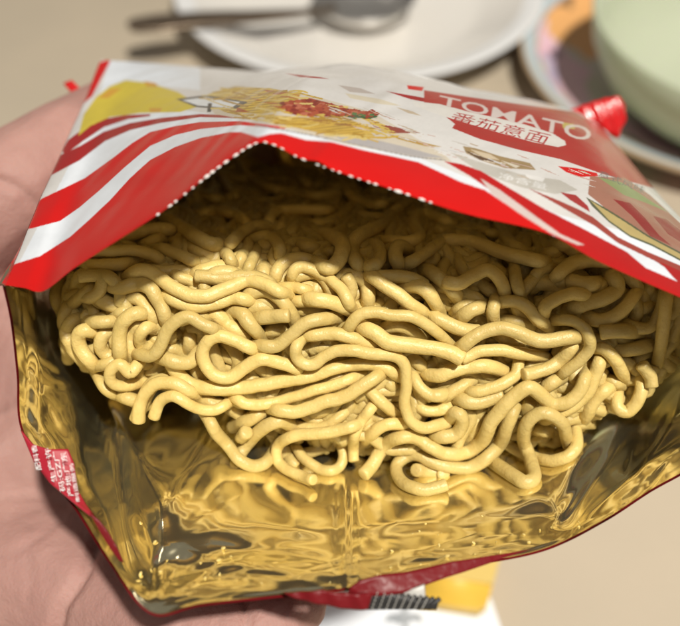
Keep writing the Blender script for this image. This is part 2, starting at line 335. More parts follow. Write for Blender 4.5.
# front panel: torn edge to the far end of the packet
TE = np.array([(5, 285, .1425), (24, 288, .1415), (44, 291, .141), (75, 268, .140), (110, 245, .1385), (160, 213, .1365), (190, 190, .1355), (215, 170, .135), (236, 155, .135), (250, 146, .135), (263, 142, .135), (279, 147, .135), (300, 158, .1345), (350, 176, .1345), (400, 192, .135), (470, 215, .136), (545, 233, .1375), (600, 262, .1385), (680, 297, .140), (770, 336, .140)], float)
TE[:, 2] -= np.interp(TE[:, 0], [0, 60, 200, 500, 770], [0, .002, .0055, .0055, .002])
BE = np.array([(101, 60, .232), (150, 63, .236), (200, 67, .24), (270, 73, .243), (340, 80, .245), (420, 89, .245), (500, 102, .243), (560, 114, .24), (592, 124, .236), (615, 145, .228), (650, 187, .21), (685, 226, .19), (760, 300, .16)], float)
NC, NT = 900, 380
def arcsamp(A, n, wts=None):
    B = catmull(A, n_per=30); L = np.concatenate([[0], np.cumsum(np.linalg.norm(np.diff(B[:, :2], axis=0), axis=1))]); s = np.linspace(0, L[-1], n)
    return np.stack([np.interp(s, L, B[:, k]) for k in range(3)], 1)
A0 = arcsamp(TE, NC); A1 = arcsamp(BE, NC)
W0 = P(A0[:, 0], A0[:, 1], A0[:, 2]); W1 = P(A1[:, 0], A1[:, 1], A1[:, 2])
s = np.linspace(0, 1, NC)[:, None]; tt = np.linspace(0, 1, NT)[None, :]
Wp = W0[:, None]*(1-tt)[..., None]+W1[:, None]*tt[..., None]
nrm = .94*UP-.34*FW
bulge = .0085*np.sin(np.pi*np.clip(tt, 0, 1))**.8*np.sin(np.pi*np.clip(s*1.02, 0, 1))**.6
wr = .0006*vnoise(s*14+tt*4, tt*4, 11)+.00012*vnoise(s*40-tt*14, tt*9, 12)
sd = (np.abs(s-.43-.10*tt)); bulge = bulge+.0005*np.exp(-(sd/.012)**2)*(1-tt)
Wp = Wp+nrm*(bulge+wr*np.clip(tt*8, .1, 1)*np.clip((1-tt)*8, .1, 1))[..., None]
fx, fy, fd = to_px(Wp.reshape(-1, 3))
RED, DRED, WHT = (.60, .008, .007), (.36, .018, .018), (.76, .81, .88)
col = np.tile(np.array([[.67, .66, .65]]), (len(fx), 1))
ARTS = [
 ([(0, 300), (90, 125), (110, 60), (200, 66), (200, 90), (120, 82), (98, 100), (200, 112), (420, 158), (560, 215), (700, 250), (700, 320), (0, 320)], WHT),
 # stripes at the left
 ([(62, 150), (68, 140), (85, 127), (98, 120), (125, 115), (150, 114), (150, 116), (128, 119), (104, 127), (83, 141), (64, 155)], DRED),
 ([(54, 160), (62, 154), (80, 146), (103, 132), (130, 123), (160, 118), (200, 114), (250, 116), (290, 123), (250, 118.5), (200, 117), (160, 123), (130, 130), (105, 141), (80, 160), (50, 176)], DRED),
 ([(40, 200), (43, 198), (85, 178), (110, 160), (132, 143), (150, 132), (175, 126), (200, 122), (240, 121), (285, 127), (286, 129), (240, 125), (200, 129), (175, 135), (150, 146), (125, 167), (100, 190), (80, 207), (60, 221), (29, 229), (22, 229)], RED),
 ([(-5, 267), (12, 265), (40, 256), (70, 237), (90, 219), (110, 200), (130, 178), (150, 160), (175, 147), (200, 138), (230, 132), (241, 132), (258, 137), (270, 134), (281, 133), (306, 140), (332, 142), (363, 150), (391, 156), (418, 162), (440, 172), (461, 182), (485, 190), (520, 213), (551, 231), (560, 262), (300, 200), (262, 160), (100, 300), (-5, 310)], RED),
 # bowl of spaghetti
 ([(200, 98), (235, 85), (300, 92), (372, 112), (446, 156), (452, 162), (420, 158), (345, 144), (270, 124), (215, 114)], (.60, .54, .44)),
 ([(212, 92), (235, 87), (270, 88), (300, 94), (296, 108), (262, 114), (225, 112), (208, 104)], (.52, .36, .07)),
 ([(222, 104), (240, 108), (250, 112), (236, 112)], (.36, .08, .03)), ([(250, 98), (276, 102), (286, 110), (278, 108), (262, 102)], (.40, .12, .03)), ([(262, 89), (300, 94), (298, 99), (275, 96)], (.40, .14, .05)),
 ([(284, 112), (290, 104), (306, 97), (330, 103), (350, 109), (372, 116), (345, 117), (300, 116)], (.30, .05, .025)),
 ([(345, 112), (358, 113), (378, 118), (345, 118)], (.05, .11, .05)),
 ([(255, 114), (300, 117), (350, 120), (388, 132), (362, 139), (320, 133), (275, 123)], (.50, .33, .07)),
 ([(300, 118), (352, 122), (368, 128), (330, 124)], (.34, .17, .05)), ([(368, 121), (392, 126), (420, 133), (392, 133), (375, 127)], (.28, .07, .05)),
 ([(388, 134), (410, 139), (442, 147), (425, 146), (398, 139)], (.42, .26, .05)),
 ([(335, 136), (372, 139), (402, 146), (446, 158), (420, 157), (372, 148), (345, 142)], (.42, .40, .40)),
 ([(345, 93), (380, 99), (402, 106), (380, 104), (350, 98)], (.64, .58, .46)), ([(396, 107), (412, 111), (422, 116), (408, 113)], (.52, .43, .32)),
 ([(284, 73), (320, 77), (330, 79), (300, 77)], DRED), ([(338, 85), (360, 88), (376, 94), (350, 92)], (.48, .43, .40)), ([(407, 85), (424, 87), (422, 91), (408, 89)], RED), ([(386, 91), (420, 97), (450, 104), (470, 108), (440, 105), (410, 99)], DRED),
 # red name panel and white pill
 ([(424, 90), (470, 97), (505, 102), (575, 112), (600, 126), (622, 148), (645, 176), (660, 190), (600, 173), (560, 159), (520, 150), (480, 139), (452, 128), (455, 124), (440, 112), (424, 104)], (.40, .035, .028)),
 ([(412, 101), (440, 104), (470, 112), (502, 119), (527, 125), (552, 133), (565, 141), (566, 145), (558, 147), (533, 142), (504, 134), (470, 124), (440, 115), (415, 106)], (.70, .68, .65)),
 ([(562, 122), (574, 124), (575, 129), (563, 128)], (.52, .42, .10)),
 # cooked dish picture and cards
 ([(463, 146), (475, 148), (500, 156), (530, 163), (536, 170), (505, 168), (480, 160), (466, 153)], (.34, .24, .12)),
 ([(470, 149), (490, 154), (500, 160), (484, 158)], (.60, .50, .36)), ([(464, 150), (478, 155), (496, 162), (480, 160)], (.12, .07, .04)), ([(500, 160), (520, 166), (516, 168)], (.66, .60, .50)),
 ([(450, 152), (480, 162), (520, 174), (560, 180), (578, 190), (555, 194), (520, 187), (480, 172)], (.50, .48, .44)),
 ([(525, 174), (545, 178), (543, 182), (527, 178)], (.72, .71, .70)),
 ([(558, 166), (576, 168), (597, 173), (598, 176), (580, 177), (566, 172)], RED), 
 ([(590, 176), (625, 178), (650, 195), (690, 232), (690, 262), (640, 232), (610, 212), (588, 194)], (.36, .17, .12)),
 ([(598, 177), (621, 182), (639, 193), (668, 212), (644, 202), (624, 195)], (.24, .30, .12)),
 ([(613, 199), (630, 203), (645, 218), (659, 235), (672, 246), (650, 236), (632, 216)], (.27, .025, .025)), ([(653, 216), (666, 219), (690, 238), (690, 248), (668, 234)], (.27, .025, .025)),
 # stripes at the right
 ([(444, 161), (461, 164), (481, 171), (506, 186), (543, 208), (580, 227), (627, 252), (646, 268), (720, 300), (720, 345), (600, 268), (556, 238), (520, 213), (490, 190), (470, 176)], (.46, .012, .012)),
 ([(528, 188), (560, 201), (578, 209), (593, 217), (618, 237), (648, 252), (720, 282), (720, 296), (690, 284), (655, 261), (618, 243), (595, 226), (560, 206)], (.34, .06, .045)),
 ([(560, 192), (576, 195), (588, 206), (590, 212), (570, 200)], (.36, .03, .03)),
 ([(660, 262), (720, 288), (720, 304), (680, 284), (672, 276)], (.40, .014, .014)),
 ([(586, 197), (604, 207), (622, 218), (648, 235), (690, 257), (690, 266), (652, 246), (630, 237), (609, 222), (592, 206)], (.10, .11, .06)),
 ([(590, 200), (604, 209), (622, 220), (648, 237), (690, 259), (690, 264), (652, 244), (630, 235), (609, 220)], (.48, .38, .16)),
 ([(480, 178), (500, 190), (530, 212), (560, 234), (585, 245), (578, 245), (552, 234), (522, 215), (492, 194)], (.62, .52, .50)),
 # yellow blob and white card at the left
 ([(78, 136), (84, 114), (96, 97), (110, 86), (126, 80), (150, 83), (178, 92), (200, 106), (180, 112), (140, 113), (110, 117), (90, 126)], (.62, .50, .06)),
 ([(98, 98), (110, 89), (122, 88), (108, 98)], (.60, .33, .05)), ([(144, 81), (156, 83), (158, 87), (146, 86)], (.60, .33, .05)), ([(149, 108), (162, 108), (160, 112), (150, 112)], (.60, .33, .05)),
 ([(176, 99), (206, 95), (248, 102), (233, 110), (196, 107)], (.05, .05, .05)), ([(182, 100), (206, 97), (240, 102), (231, 108), (198, 105.5)], (.74, .78, .82)), ([(208, 103), (212, 103), (211, 112), (207, 112)], (.05, .05, .05)),
 ([(94, 64), (112, 58), (92, 96), (78, 108), (84, 90)], RED),
]
wxx = fx+.2*vnoise(fx/22, fy/11, 21)
acc = np.zeros_like(col)
for ox, oy in ((-.35, -.2), (.35, .2), (-.15, .35), (.15, -.35), (0, 0)):
    c_ = col.copy()
    for poly, cc in ARTS: c_[inpoly(wxx+ox, fy+oy, poly)] = cc
    acc += c_/5
col = acc
def text_mesh(body, size=1.0, bold=0.0):
    cu = bpy.data.curves.new('text', 'FONT'); cu.body = body; cu.size = size; cu.resolution_u = 3; cu.offset = bold
    o = bpy.data.objects.new('text', cu); C.objects.link(o); bpy.context.view_layer.update()
    me = bpy.data.meshes.new_from_object(o.evaluated_get(bpy.context.evaluated_depsgraph_get()))
    V = np.array([v.co[:2] for v in me.vertices]); F = [list(p.vertices) for p in me.polygons]
    bpy.data.objects.remove(o); bpy.data.curves.remove(cu); bpy.data.meshes.remove(me)
    mn, mx = V.min(0), V.max(0); return (V-mn)/(mx-mn), F
def quad_px(V, q):
    q = np.array(q, float); u = V[:, :1]; v = V[:, 1:]
    return (q[0]*(1-u)+q[1]*u)*v+(q[3]*(1-u)+q[2]*u)*(1-v)       # TL, TR, BR, BL
def ink(body, q, cc, bold):
    V, F = text_mesh(body, 1.0, bold); pq = quad_px(V, q); lo, hi = pq.min(0)-1, pq.max(0)+1
    idx = np.nonzero((fx > lo[0]) & (fx < hi[0]) & (fy > lo[1]) & (fy < hi[1]))[0]; cov = np.zeros(len(idx))
    for ox, oy in ((-.3, -.15), (.3, .15), (-.1, .3), (.1, -.3)):
        h = np.zeros(len(idx), bool); X_, Y_ = fx[idx]+ox, fy[idx]+oy
        for f in F:
            t_ = pq[f]; b = (X_ >= t_[:, 0].min()) & (X_ <= t_[:, 0].max()) & (Y_ >= t_[:, 1].min()) & (Y_ <= t_[:, 1].max())
            if b.any(): k = np.nonzero(b)[0]; h[k] |= inpoly(X_[k], Y_[k], t_)
        cov += h/4
    col[idx] = col[idx]*(1-cov[:, None])+np.array(cc)*cov[:, None]
# spaghetti strands and sauce crumbs of the printed dish
def stroke(p, wd, cc):
    p = catmull(np.array(p, float), n_per=8); e = np.gradient(p, axis=0); e /= np.linalg.norm(e, axis=1)[:, None]+1e-9; n_ = np.stack([-e[:, 1], e[:, 0]], 1)
    col[inpoly(fx, fy, np.vstack([p+n_*wd, (p-n_*wd)[::-1]]))] = cc
rq = random.Random(3); yl = [(.58, .42, .10), (.50, .33, .06), (.64, .50, .18), (.40, .24, .04), (.56, .37, .07)]
DISH = [(210, 96), (240, 86), (300, 92), (350, 108), (400, 134), (360, 140), (300, 130), (225, 112)]
for _ in range(150):
    c0 = np.array([rq.uniform(212, 395), rq.uniform(86, 140)])
    if not inpoly(c0[:1], c0[1:], DISH)[0]: continue
    a_ = rq.uniform(-.3, .7); L_ = rq.uniform(8, 22); b_ = rq.uniform(-4, 4); d_ = np.array([math.cos(a_), math.sin(a_)*.55])
    stroke([c0-d_*L_, c0+[0, b_*.5], c0+d_*L_*.7+[0, b_*.2]], rq.uniform(.5, 1.1), yl[rq.randrange(5)])
for _ in range(170):
    u_ = rq.random(); cx, cy = 284+u_*88+rq.gauss(0, 3), 105+u_*9+rq.gauss(0, 3.6*(1-u_*.6)); r_ = rq.uniform(.8, 2.6)
    cc = [(.30, .05, .025), (.22, .03, .02), (.40, .09, .04), (.34, .06, .03), (.46, .14, .08)][rq.randrange(5)]
    col[((fx-cx)/r_/1.6)**2+((fy-cy)/r_*1.4)**2 < 1] = cc
for _ in range(14):
    cx, cy = rq.uniform(346, 378), rq.uniform(113, 119); col[((fx-cx)/2.4)**2+((fy-cy)/.9)**2 < 1] = [(.05, .11, .04), (.09, .18, .06)][rq.randrange(2)]
stroke([(255, 125), (300, 133), (350, 143), (410, 156), (446, 160)], .6, (.35, .33, .32))
ink('TOMATO', [(440, 95), (592, 128), (590, 142), (438, 104)], (.66, .58, .56), .010)
ink('番茄意面', [(455, 111), (552, 134), (545, 145), (449, 120)], (.40, .03, .03), .0)
ink('意式风味', [(600, 170), (646, 187), (644, 194), (598, 176)], (.12, .12, .12), .0)
ink('净含量', [(500, 172), (548, 184), (546, 190), (498, 178)], (.72, .72, .72), .0)
# cut-up picture slivers in the pale middle of the print
rr_ = random.Random(5); sl = [(.58,.50,.42),(.56,.53,.50),(.73,.71,.70),(.50,.42,.34),(.58,.57,.58),(.66,.60,.52),(.55,.40,.36)]
for _ in range(60):
    cx = rr_.uniform(330, 600); cy = 92+(cx-330)*.27+rr_.uniform(0, 34); L_ = rr_.uniform(4, 16); a_ = math.radians(17+rr_.uniform(-4, 6)); h_ = rr_.uniform(.3, .9)
    if inpoly(np.array([cx]), np.array([cy]), [(405, 85), (600, 115), (660, 190), (560, 165), (405, 125)])[0]: continue
    e = np.array([math.cos(a_), math.sin(a_)]); n_ = np.array([-e[1], e[0]]); c_ = np.array([cx, cy])
    k_ = inpoly(wxx, fy, [c_-e*L_, c_+n_*h_, c_+e*L_, c_-n_*h_]); col[k_] = sl[rr_.randrange(7)]
rd_ = (col[:, 0] > .5) & (col[:, 1] < .03)
col = col*(1+.018*vnoise(fx/3, fy/2, 51)*(~rd_)+.04*vnoise(fx/30, fy/12, 52))[:, None]
# strands in the printed spaghetti
sp = (col[:, 0] > .49) & (col[:, 0] < .53) & (col[:, 2] < .08); col[sp] *= (1+.30*np.sin(fy[sp]*2.6+fx[sp]*.25+2*vnoise(fx[sp]/14, fy[sp]/5, 8)))[:, None]
me_ = (np.abs(col[:, 0]-.30) < .002) & (np.abs(col[:, 1]-.05) < .002); col[me_] *= (1+.8*vnoise(fx[me_]/2.2, fy[me_]/1.4, 10))[:, None]
# crow lines on the grey-white centre
obj('front_panel', Wp.reshape(-1, 3), grid_faces(NC, NT), M['print'], PK, col=np.clip(col*.86, 0, 1))
fr = bpy.data.objects['front_panel'].data
pn = Wp[NC//2, 1]-Wp[NC//2, 0]
if fr.polygons[(NC//2)*(NT-1)+NT//2].normal @ Vector(nrm) < 0: fr.flip_normals()

def rowlerp(A, n):
    k = np.linspace(0, len(A)-1, n); i = np.minimum(k.astype(int), len(A)-2); return A[i]+(A[i+1]-A[i])*(k-i)[:, None]
def loft(name, A, B, push, n=160, rows=24):
    A = rowlerp(A, n); B = rowlerp(B, n); f = np.linspace(0, 1, rows)[None, :, None]
    W = A[:, None]*(1-f)+B[:, None]*f+np.array(push)*np.sin(np.pi*f)
    g_ = np.arange(n)[:, None]; W = W+(nrm*.0006)*vnoise(g_/9., np.arange(rows)[None, :]/5., 77)[..., None]*np.sin(np.pi*f)
    obj(name, W.reshape(-1, 3), grid_faces(n, rows), M['gold'], PK); obj('back_panel', (W+np.array(push)*.05).reshape(-1, 3), grid_faces(n, rows), M['redfilm'], PK)
loft('side_gusset', Vw[0], Wp[0], -RX*.0012)
loft('side_gusset', Vw[-1], Wp[-1], RX*.006)
loft('far_fold', Vw[:, -1], Wp[:, -1], FW*.012)
# torn white fibres on the cut edge
parts = []
B = catmull(TE, n_per=40); L = np.concatenate([[0], np.cumsum(np.linalg.norm(np.diff(B[:, :2], axis=0), axis=1))])
k0 = L[np.argmin(np.abs(B[:, 0]-158))]; k1 = L[np.argmin(np.abs(B[:, 0]-436))]; sv = k0
while sv < k1:
    q = np.array([np.interp(sv, L, B[:, k]) for k in range(3)]); c0 = P(q[0], q[1], q[2])
    e = P(q[0]+3, q[1]+(np.interp(sv+3, L, B[:, 1])-q[1]), q[2])-c0; e /= np.linalg.norm(e)
    r = random.uniform(.00013, .00024)*(1.25 if q[0] < 250 or q[0] > 395 else .8); ln = r*random.uniform(.8, 2.2)
    pts = np.array([c0-e*ln, c0-e*ln*.3, c0+e*ln*.4, c0+e*ln]); parts.append(tube(pts, np.array([.5, 1, 1, .5])*r, 7, 1.0))
    sv += random.choice([7, 8, 9, 10, 12, 15])
V, F = merge(parts); obj('torn_edge', V, F, M['torn'], PK)

# thick little sheet from a pixel outline with depth, domed
def patch(name, poly, dep, mt, thick=.0006, bend=.0, parent=PK, wav=0):
    poly = np.array(poly, float); bm = bmesh.new()
    ds = dep if np.ndim(dep) else np.full(len(poly), dep)
    W = P(poly[:, 0], poly[:, 1], np.array(ds)); bm.faces.new([bm.verts.new(tuple(p)) for p in W])
    bmesh.ops.triangulate(bm, faces=bm.faces); bmesh.ops.subdivide_edges(bm, edges=bm.edges, cuts=5, use_grid_fill=True)
    bm.normal_update(); fl = bm.faces[:]
    cen = W.mean(0)
    for v in bm.verts:
        p = np.array(v.co); r = np.linalg.norm(p-cen)/np.linalg.norm(W-cen, axis=1).max()
        v.co = Vector(p-FW*(bend*(1-r*r)+wav*math.sin(p @ RX*1800+p @ UP*700)))
    r = bmesh.ops.solidify(bm, geom=fl, thickness=thick); bmesh.ops.recalc_face_normals(bm, faces=bm.faces)
    bm.verts.index_update()
    o = obj(name, [tuple(v.co) for v in bm.verts], [[v.index for v in f.verts] for f in bm.faces], M[mt], parent); bm.free(); return o
fin = patch('end_seal', [(556, 116), (580, 108), (600, 102), (617, 99), (622, 108), (621, 124), (614, 141), (600, 133), (585, 124)], .239, 'redfilm', .0008, .004, wav=.0006)
patch('end_seal', [(64, 84), (73, 81), (82, 90), (84, 104), (78, 100)], .231, 'redfilm', .0008, .001)
# folded-out film at the mouth
strip = [(22, 430), (34, 444), (50, 449), (69, 449), (75, 463), (79, 493), (86, 506), (97, 522), (76, 505), (54, 486), (36, 462)]
patch('printed_strip', strip, [.1475, .1465, .146, .1465, .146, .1435, .1425, .1395, .1415, .1435, .146], 'crimson', .0004, .0004)
patch('printed_strip', [(90, 512), (100, 520), (108, 530), (117, 545), (124, 562), (120, 560), (112, 549), (102, 533)], .1372, 'maroon', .0004, .0002)
def strip_text(body, q, dep):
    V, F = text_mesh(body); pq = quad_px(V, q); return P(pq[:, 0], pq[:, 1], np.full(len(pq), dep)), F
parts = [strip_text('配料香', [(36, 470), (31, 446), (36, 444), (42, 470)], .1436), strip_text('生产许', [(52, 483), (44, 449), (50, 447), (57, 481)], .1424),
         strip_text('码:GZ广', [(60, 492), (52, 452), (58, 451), (66, 491)], .1418), strip_text('产地:广东', [(68, 497), (60, 453), (66, 452), (74, 496)], .1414), strip_text('制造服务', [(76, 502), (69, 464), (73, 462), (80, 502)], .1408)]
V, F = merge(parts); obj('strip_lettering', V, F, M['white'], PK, smooth=False)
patch('folded_flap', [(348, 590), (350, 585), (360, 578), (377, 573), (406, 570), (450, 560), (480, 556), (530, 550), (500, 558), (450, 574), (424, 583), (402, 591), (384, 593), (362, 594)], [.1335, .1332, .1335, .134, .1355, .1375, .139, .1425, .140, .1365, .135, .1337, .1332, .1332], 'maroon', .0005, .0012)
patch('folded_flap', [(283, 592), (300, 590), (322, 587), (351, 591), (373, 591), (368, 607), (355, 607), (328, 602), (300, 597)], .1325, 'maroon', .0006, .0012, wav=.0002)
# corrugated end of the fin seal
parts = []
for i in range(12):
    f = i/11; a = np.array([(373+66*f, 591+8*f), (371+61*f, 600+5*f), (367+62*f, 607+1*f)]); a[:, 0] += np.array([.6, 0, -.6])
    parts.append(tube(P(a[:, 0], a[:, 1], np.array([.1324, .1322, .1324])), .00040, 8))
V, F = merge(parts); 
slab = patch('fin_seal', [(371, 591), (397, 593), (419, 599), (438, 601), (436, 608), (366, 608)], .1328, 'black', .0008)
obj('seal_corrugation', V, F, M['black'], slab)
parts = []
for i in range(8):
    f = (i+.5)/9
    for j in range(5):
        g_ = j/4; cx = 373+64*f-(5*g_)+1; cy = 592+8*f+(15-7*f)*g_
        p = P([cx, cx-.5], [cy, cy+1.6], [.1315, .1315]); parts.append(tube(p, .00009, 6, .6))
V, F = merge(parts); obj('seal_print', V, F, M['silver'], slab)
patch('fin_seal', [(401, 593), (412, 587), (424, 583), (425, 596), (419, 599)], .1334, 'silver', .0005, .0006)

# ------------------------------------------------------------------ noodle cake
NR_ = .00131
v20 = np.array([0, math.sin(math.radians(20)), math.cos(math.radians(20))]); w20 = np.array([0, math.cos(math.radians(20)), -math.sin(math.radians(20))])
O_ = np.array([.003, -.0320, .1700])
U0, U1, V1, W0_, W1_ = -.0585, .0690, .118, .002, .0445; RC = .011
def sdf(p):                      # rounded box in view-aligned metric space
    q = p-O_; a = np.stack([q[..., 0], q @ v20, q @ w20], -1)
    c = np.array([(U0+U1)/2, V1/2, (W0_+W1_)/2]); h = np.array([(U1-U0)/2, V1/2, (W1_-W0_)/2])-RC
    e = np.abs(a-c)-h; return np.linalg.norm(np.maximum(e, 0), axis=-1)+np.minimum(e.max(-1), 0)-RC
def surf(px, py):
    px = np.asarray(px, float); py = np.asarray(py, float); r = np.stack([(px-340)/FPX, (313-py)/FPX, np.ones_like(px)], -1); ln = np.linalg.norm(r, axis=-1)
    d = np.full(px.shape, .10); best = d.copy(); bs = np.full(px.shape, 9.)
    for _ in range(90):
        s_ = sdf(r*d[..., None]); m = s_ < bs; best = np.where(m, d, best); bs = np.where(m, s_, bs); d = d+np.maximum(s_, 0)/ln*.95
        d = np.minimum(d, .30)
    return best
S = []
def st(L, *pts): S.append((L, [p for p in pts]))
# front and lit part of the cake
st(2,(106,278),(112,286),(122,288),(136,284),(148,286),(158,300),(168,323)); st(1,(90,290),(102,300),(116,306),(130,298),(140,300),(150,313),(159,325))
st(1,(75,288),(80,278),(88,273),(100,272),(112,276)); st(2,(126,278),(140,270),(156,275),(168,284),(180,291),(194,296),(210,295),(228,288),(246,281),(262,283),(276,290),(292,297))
st(1,(78,262),(100,265),(120,264),(144,259)); st(2,(80,254),(90,252),(108,251),(130,250),(148,253),(163,261)); st(2,(110,236),(130,234),(150,229),(166,229),(180,233))
st(1,(144,245),(160,239),(176,241),(188,246),(200,253),(220,259)); st(1,(148,251),(164,249),(178,254),(194,261),(206,266)); st(1,(146,264),(164,268),(178,276),(196,283),(215,286))
st(2,(160,213),(176,224),(192,234),(206,242),(221,246)); st(1,(94,241),(116,243),(130,246)); st(0,(138,225),(155,217),(166,214)); st(1,(68,308),(80,297),(92,288),(102,284)); st(0,(60,282),(56,296),(61,310))
st(1,(181,274),(189,266),(200,262),(214,265)); st(1,(190,277),(206,270),(222,267),(240,273)); st(2,(204,281),(214,274),(228,272),(244,278)); st(1,(221,248),(230,258),(236,272)); st(1,(244,248),(241,260),(236,270))
st(2,(257,250),(250,264),(245,278)); st(1,(265,260),(263,274),(268,284)); st(1,(272,284),(279,268),(290,260),(304,259),(320,264)); st(2,(293,284),(293,272),(302,266),(316,271),(330,280),(341,289),(349,302),(353,313))
st(2,(242,297),(256,291),(268,291),(280,299),(290,311),(296,326)); st(2,(160,292),(170,297),(182,303),(196,307),(216,303),(236,298),(256,303)); st(1,(242,312),(260,306),(278,309)); st(2,(252,320),(268,317),(288,316))
st(1,(272,288),(292,287),(314,292)); st(1,(288,302),(312,301),(332,304)); st(0,(290,309),(310,310),(330,312))
st(1,(334,277),(350,275),(362,279),(368,290),(368,308)); st(2,(366,272),(382,284),(398,294),(412,306),(426,314)); st(2,(402,288),(418,286),(430,294),(438,309)); st(0,(382,290),(386,307)); st(0,(310,289),(330,289)); st(0,(350,286),(359,300))
st(2,(302,299),(318,300),(334,303),(354,311)); st(3,(346,331),(356,318),(370,312),(390,315),(412,317),(428,325),(442,337),(452,346))
st(3,(494,323),(493,312),(495,302)); st(2,(496,303),(514,301),(528,308),(537,319),(549,327)); st(1,(458,320),(472,310),(488,305)); st(0,(452,314),(464,306),(484,302)); st(2,(542,320),(546,306),(558,298),(572,294),(590,295)); st(1,(564,314),(576,305),(590,299),(606,290),(622,284))
st(3,(555,320),(572,321),(586,331),(590,345),(582,358),(570,368),(560,376)); st(2,(584,314),(596,320),(610,318),(624,308),(636,292)); st(1,(564,312),(584,304),(602,299),(616,290),(614,278),(604,271)); st(2,(601,333),(616,331),(636,332)); st(2,(610,349),(630,350),(651,344))
st(1,(632,313),(652,305)); st(1,(618,322),(638,328),(652,326),(660,312),(664,295),(667,282)); st(2,(668,288),(664,320),(660,350),(658,360)); st(0,(650,280),(648,300)); st(0,(676,288),(678,320),(668,348))
st(2,(592,347),(606,350),(616,361),(625,378)); st(2,(642,365),(650,376),(652,386)); st(2,(618,395),(618,408),(628,412),(638,400),(642,386),(640,374)); st(1,(604,377),(624,387)); st(1,(627,369),(640,361)); st(2,(602,356),(592,382),(582,398),(562,412),(546,419)); st(1,(614,384),(598,396),(588,412),(583,420))
st(3,(363,475),(372,466),(384,446),(398,438),(416,438),(432,448),(448,454),(468,452),(484,438),(492,420),(508,402),(526,388),(537,391),(552,404),(568,402),(580,390),(587,372))
st(2,(446,485),(432,489),(418,489),(402,482),(396,467),(406,457),(420,456),(436,464),(452,467),(468,468),(484,460),(500,444),(508,424),(515,406))
st(3,(492,461),(508,472),(524,482),(534,478),(531,462),(524,442),(526,424),(538,414),(552,415),(563,424),(567,440)); st(2,(503,441),(520,452),(536,458),(552,461),(568,456),(577,445),(576,432)); st(1,(536,430),(552,432)); st(1,(523,414),(531,401)); st(0,(570,424),(588,424))
st(2,(448,420),(456,412),(463,420),(458,432),(444,437),(428,434)); st(1,(476,410),(476,426),(468,440),(452,447))
st(3,(456,352),(472,338),(488,330),(504,328),(520,333),(536,340),(554,340),(570,337),(582,336)); st(2,(578,338),(566,354),(552,366),(536,372),(524,375)); st(2,(462,359),(478,352),(498,350),(518,353),(541,356)); st(1,(495,331),(504,340),(518,346))
st(2,(426,374),(440,376),(448,372),(468,367),(488,366),(504,371)); st(2,(462,392),(484,390),(504,383),(516,374),(519,360)); st(1,(438,401),(460,387),(476,377)); st(2,(456,399),(478,402),(502,395)); st(0,(442,413),(458,396)); st(2,(430,315),(448,324),(464,330),(479,331))
st(2,(545,387),(562,377)); st(1,(565,378),(568,392)); st(1,(500,320),(520,322),(532,327))
st(2,(298,337),(312,335),(336,334),(358,340),(384,349)); st(3,(360,327),(374,332),(388,342),(408,345),(432,348),(450,352),(462,359)); st(1,(380,329),(400,326),(420,336))
st(3,(303,338),(295,350),(300,362),(314,364),(330,353),(348,350),(372,354),(394,356),(405,366),(406,388),(405,404),(410,420),(424,428),(444,423))
st(2,(168,356),(178,374),(190,384),(208,388),(236,388),(266,384),(290,380),(312,376),(336,368),(364,364),(386,368),(400,378)); st(2,(230,394),(246,404),(266,404),(292,398),(312,391),(332,386),(360,375)); st(3,(272,409),(294,412),(312,407),(324,402),(344,397),(362,386),(382,373))
st(2,(366,388),(382,402),(399,418)); st(1,(383,376),(396,392)); st(2,(412,374),(420,388),(434,396),(450,391)); st(1,(412,398),(424,410),(440,410),(456,403)); st(1,(409,354),(426,370)); st(0,(430,359),(450,365)); st(1,(310,414),(334,407))
st(2,(354,461),(354,438),(362,420),(376,402)); st(2,(364,441),(382,426),(400,424),(414,428)); st(0,(364,450),(380,450)); st(1,(423,471),(437,473))
st(2,(138,421),(140,408),(146,392),(160,383),(176,384),(188,391),(200,399)); st(3,(154,417),(160,402),(172,396),(188,404),(204,410),(216,410),(228,403)); st(3,(206,416),(216,432),(228,446),(240,460),(254,466),(266,462),(273,452)); st(1,(200,396),(214,404),(230,403))
st(2,(241,453),(254,436),(270,424),(284,422),(298,431)); st(3,(313,480),(296,474),(280,464),(276,450),(284,440),(300,435),(326,433),(348,428),(362,423)); st(2,(295,447),(306,460),(320,469),(336,470),(344,458),(341,442))
st(2,(241,438),(247,432)); st(1,(239,424),(252,418),(270,407)); st(1,(231,409),(242,415)); st(1,(288,423),(310,428),(330,424),(348,409)); st(0,(275,437),(291,460)); st(0,(308,453),(328,445))
st(3,(139,354),(152,356),(160,346),(166,332),(176,321),(190,317),(204,325),(222,333)); st(3,(258,352),(238,342),(220,336),(207,342),(203,357),(212,374),(228,378),(244,368),(260,359),(278,362),(302,371)); st(1,(198,314),(216,315),(230,326),(252,339)); st(2,(226,310),(240,312),(250,324),(263,340))
st(3,(256,345),(276,346),(292,334),(304,324),(316,320),(332,318)); st(1,(304,346),(318,348),(337,345)); st(1,(191,332),(188,350)); st(2,(157,355),(176,362),(190,362),(199,352)); st(0,(222,350),(222,366)); st(0,(231,348),(237,366)); st(0,(199,368),(205,382)); st(1,(262,333),(286,327)); st(0,(254,374),(282,374))
st(2,(122,361),(119,338),(123,322),(134,314),(148,313)); st(1,(132,363),(130,342),(137,326),(150,320)); st(1,(159,328),(146,328),(139,338),(144,347),(156,341)); st(1,(117,330),(104,334),(100,346),(108,356),(120,352)); st(2,(85,321),(100,322),(118,321)); st(1,(66,337),(70,322),(86,317)); st(1,(68,352),(67,338))
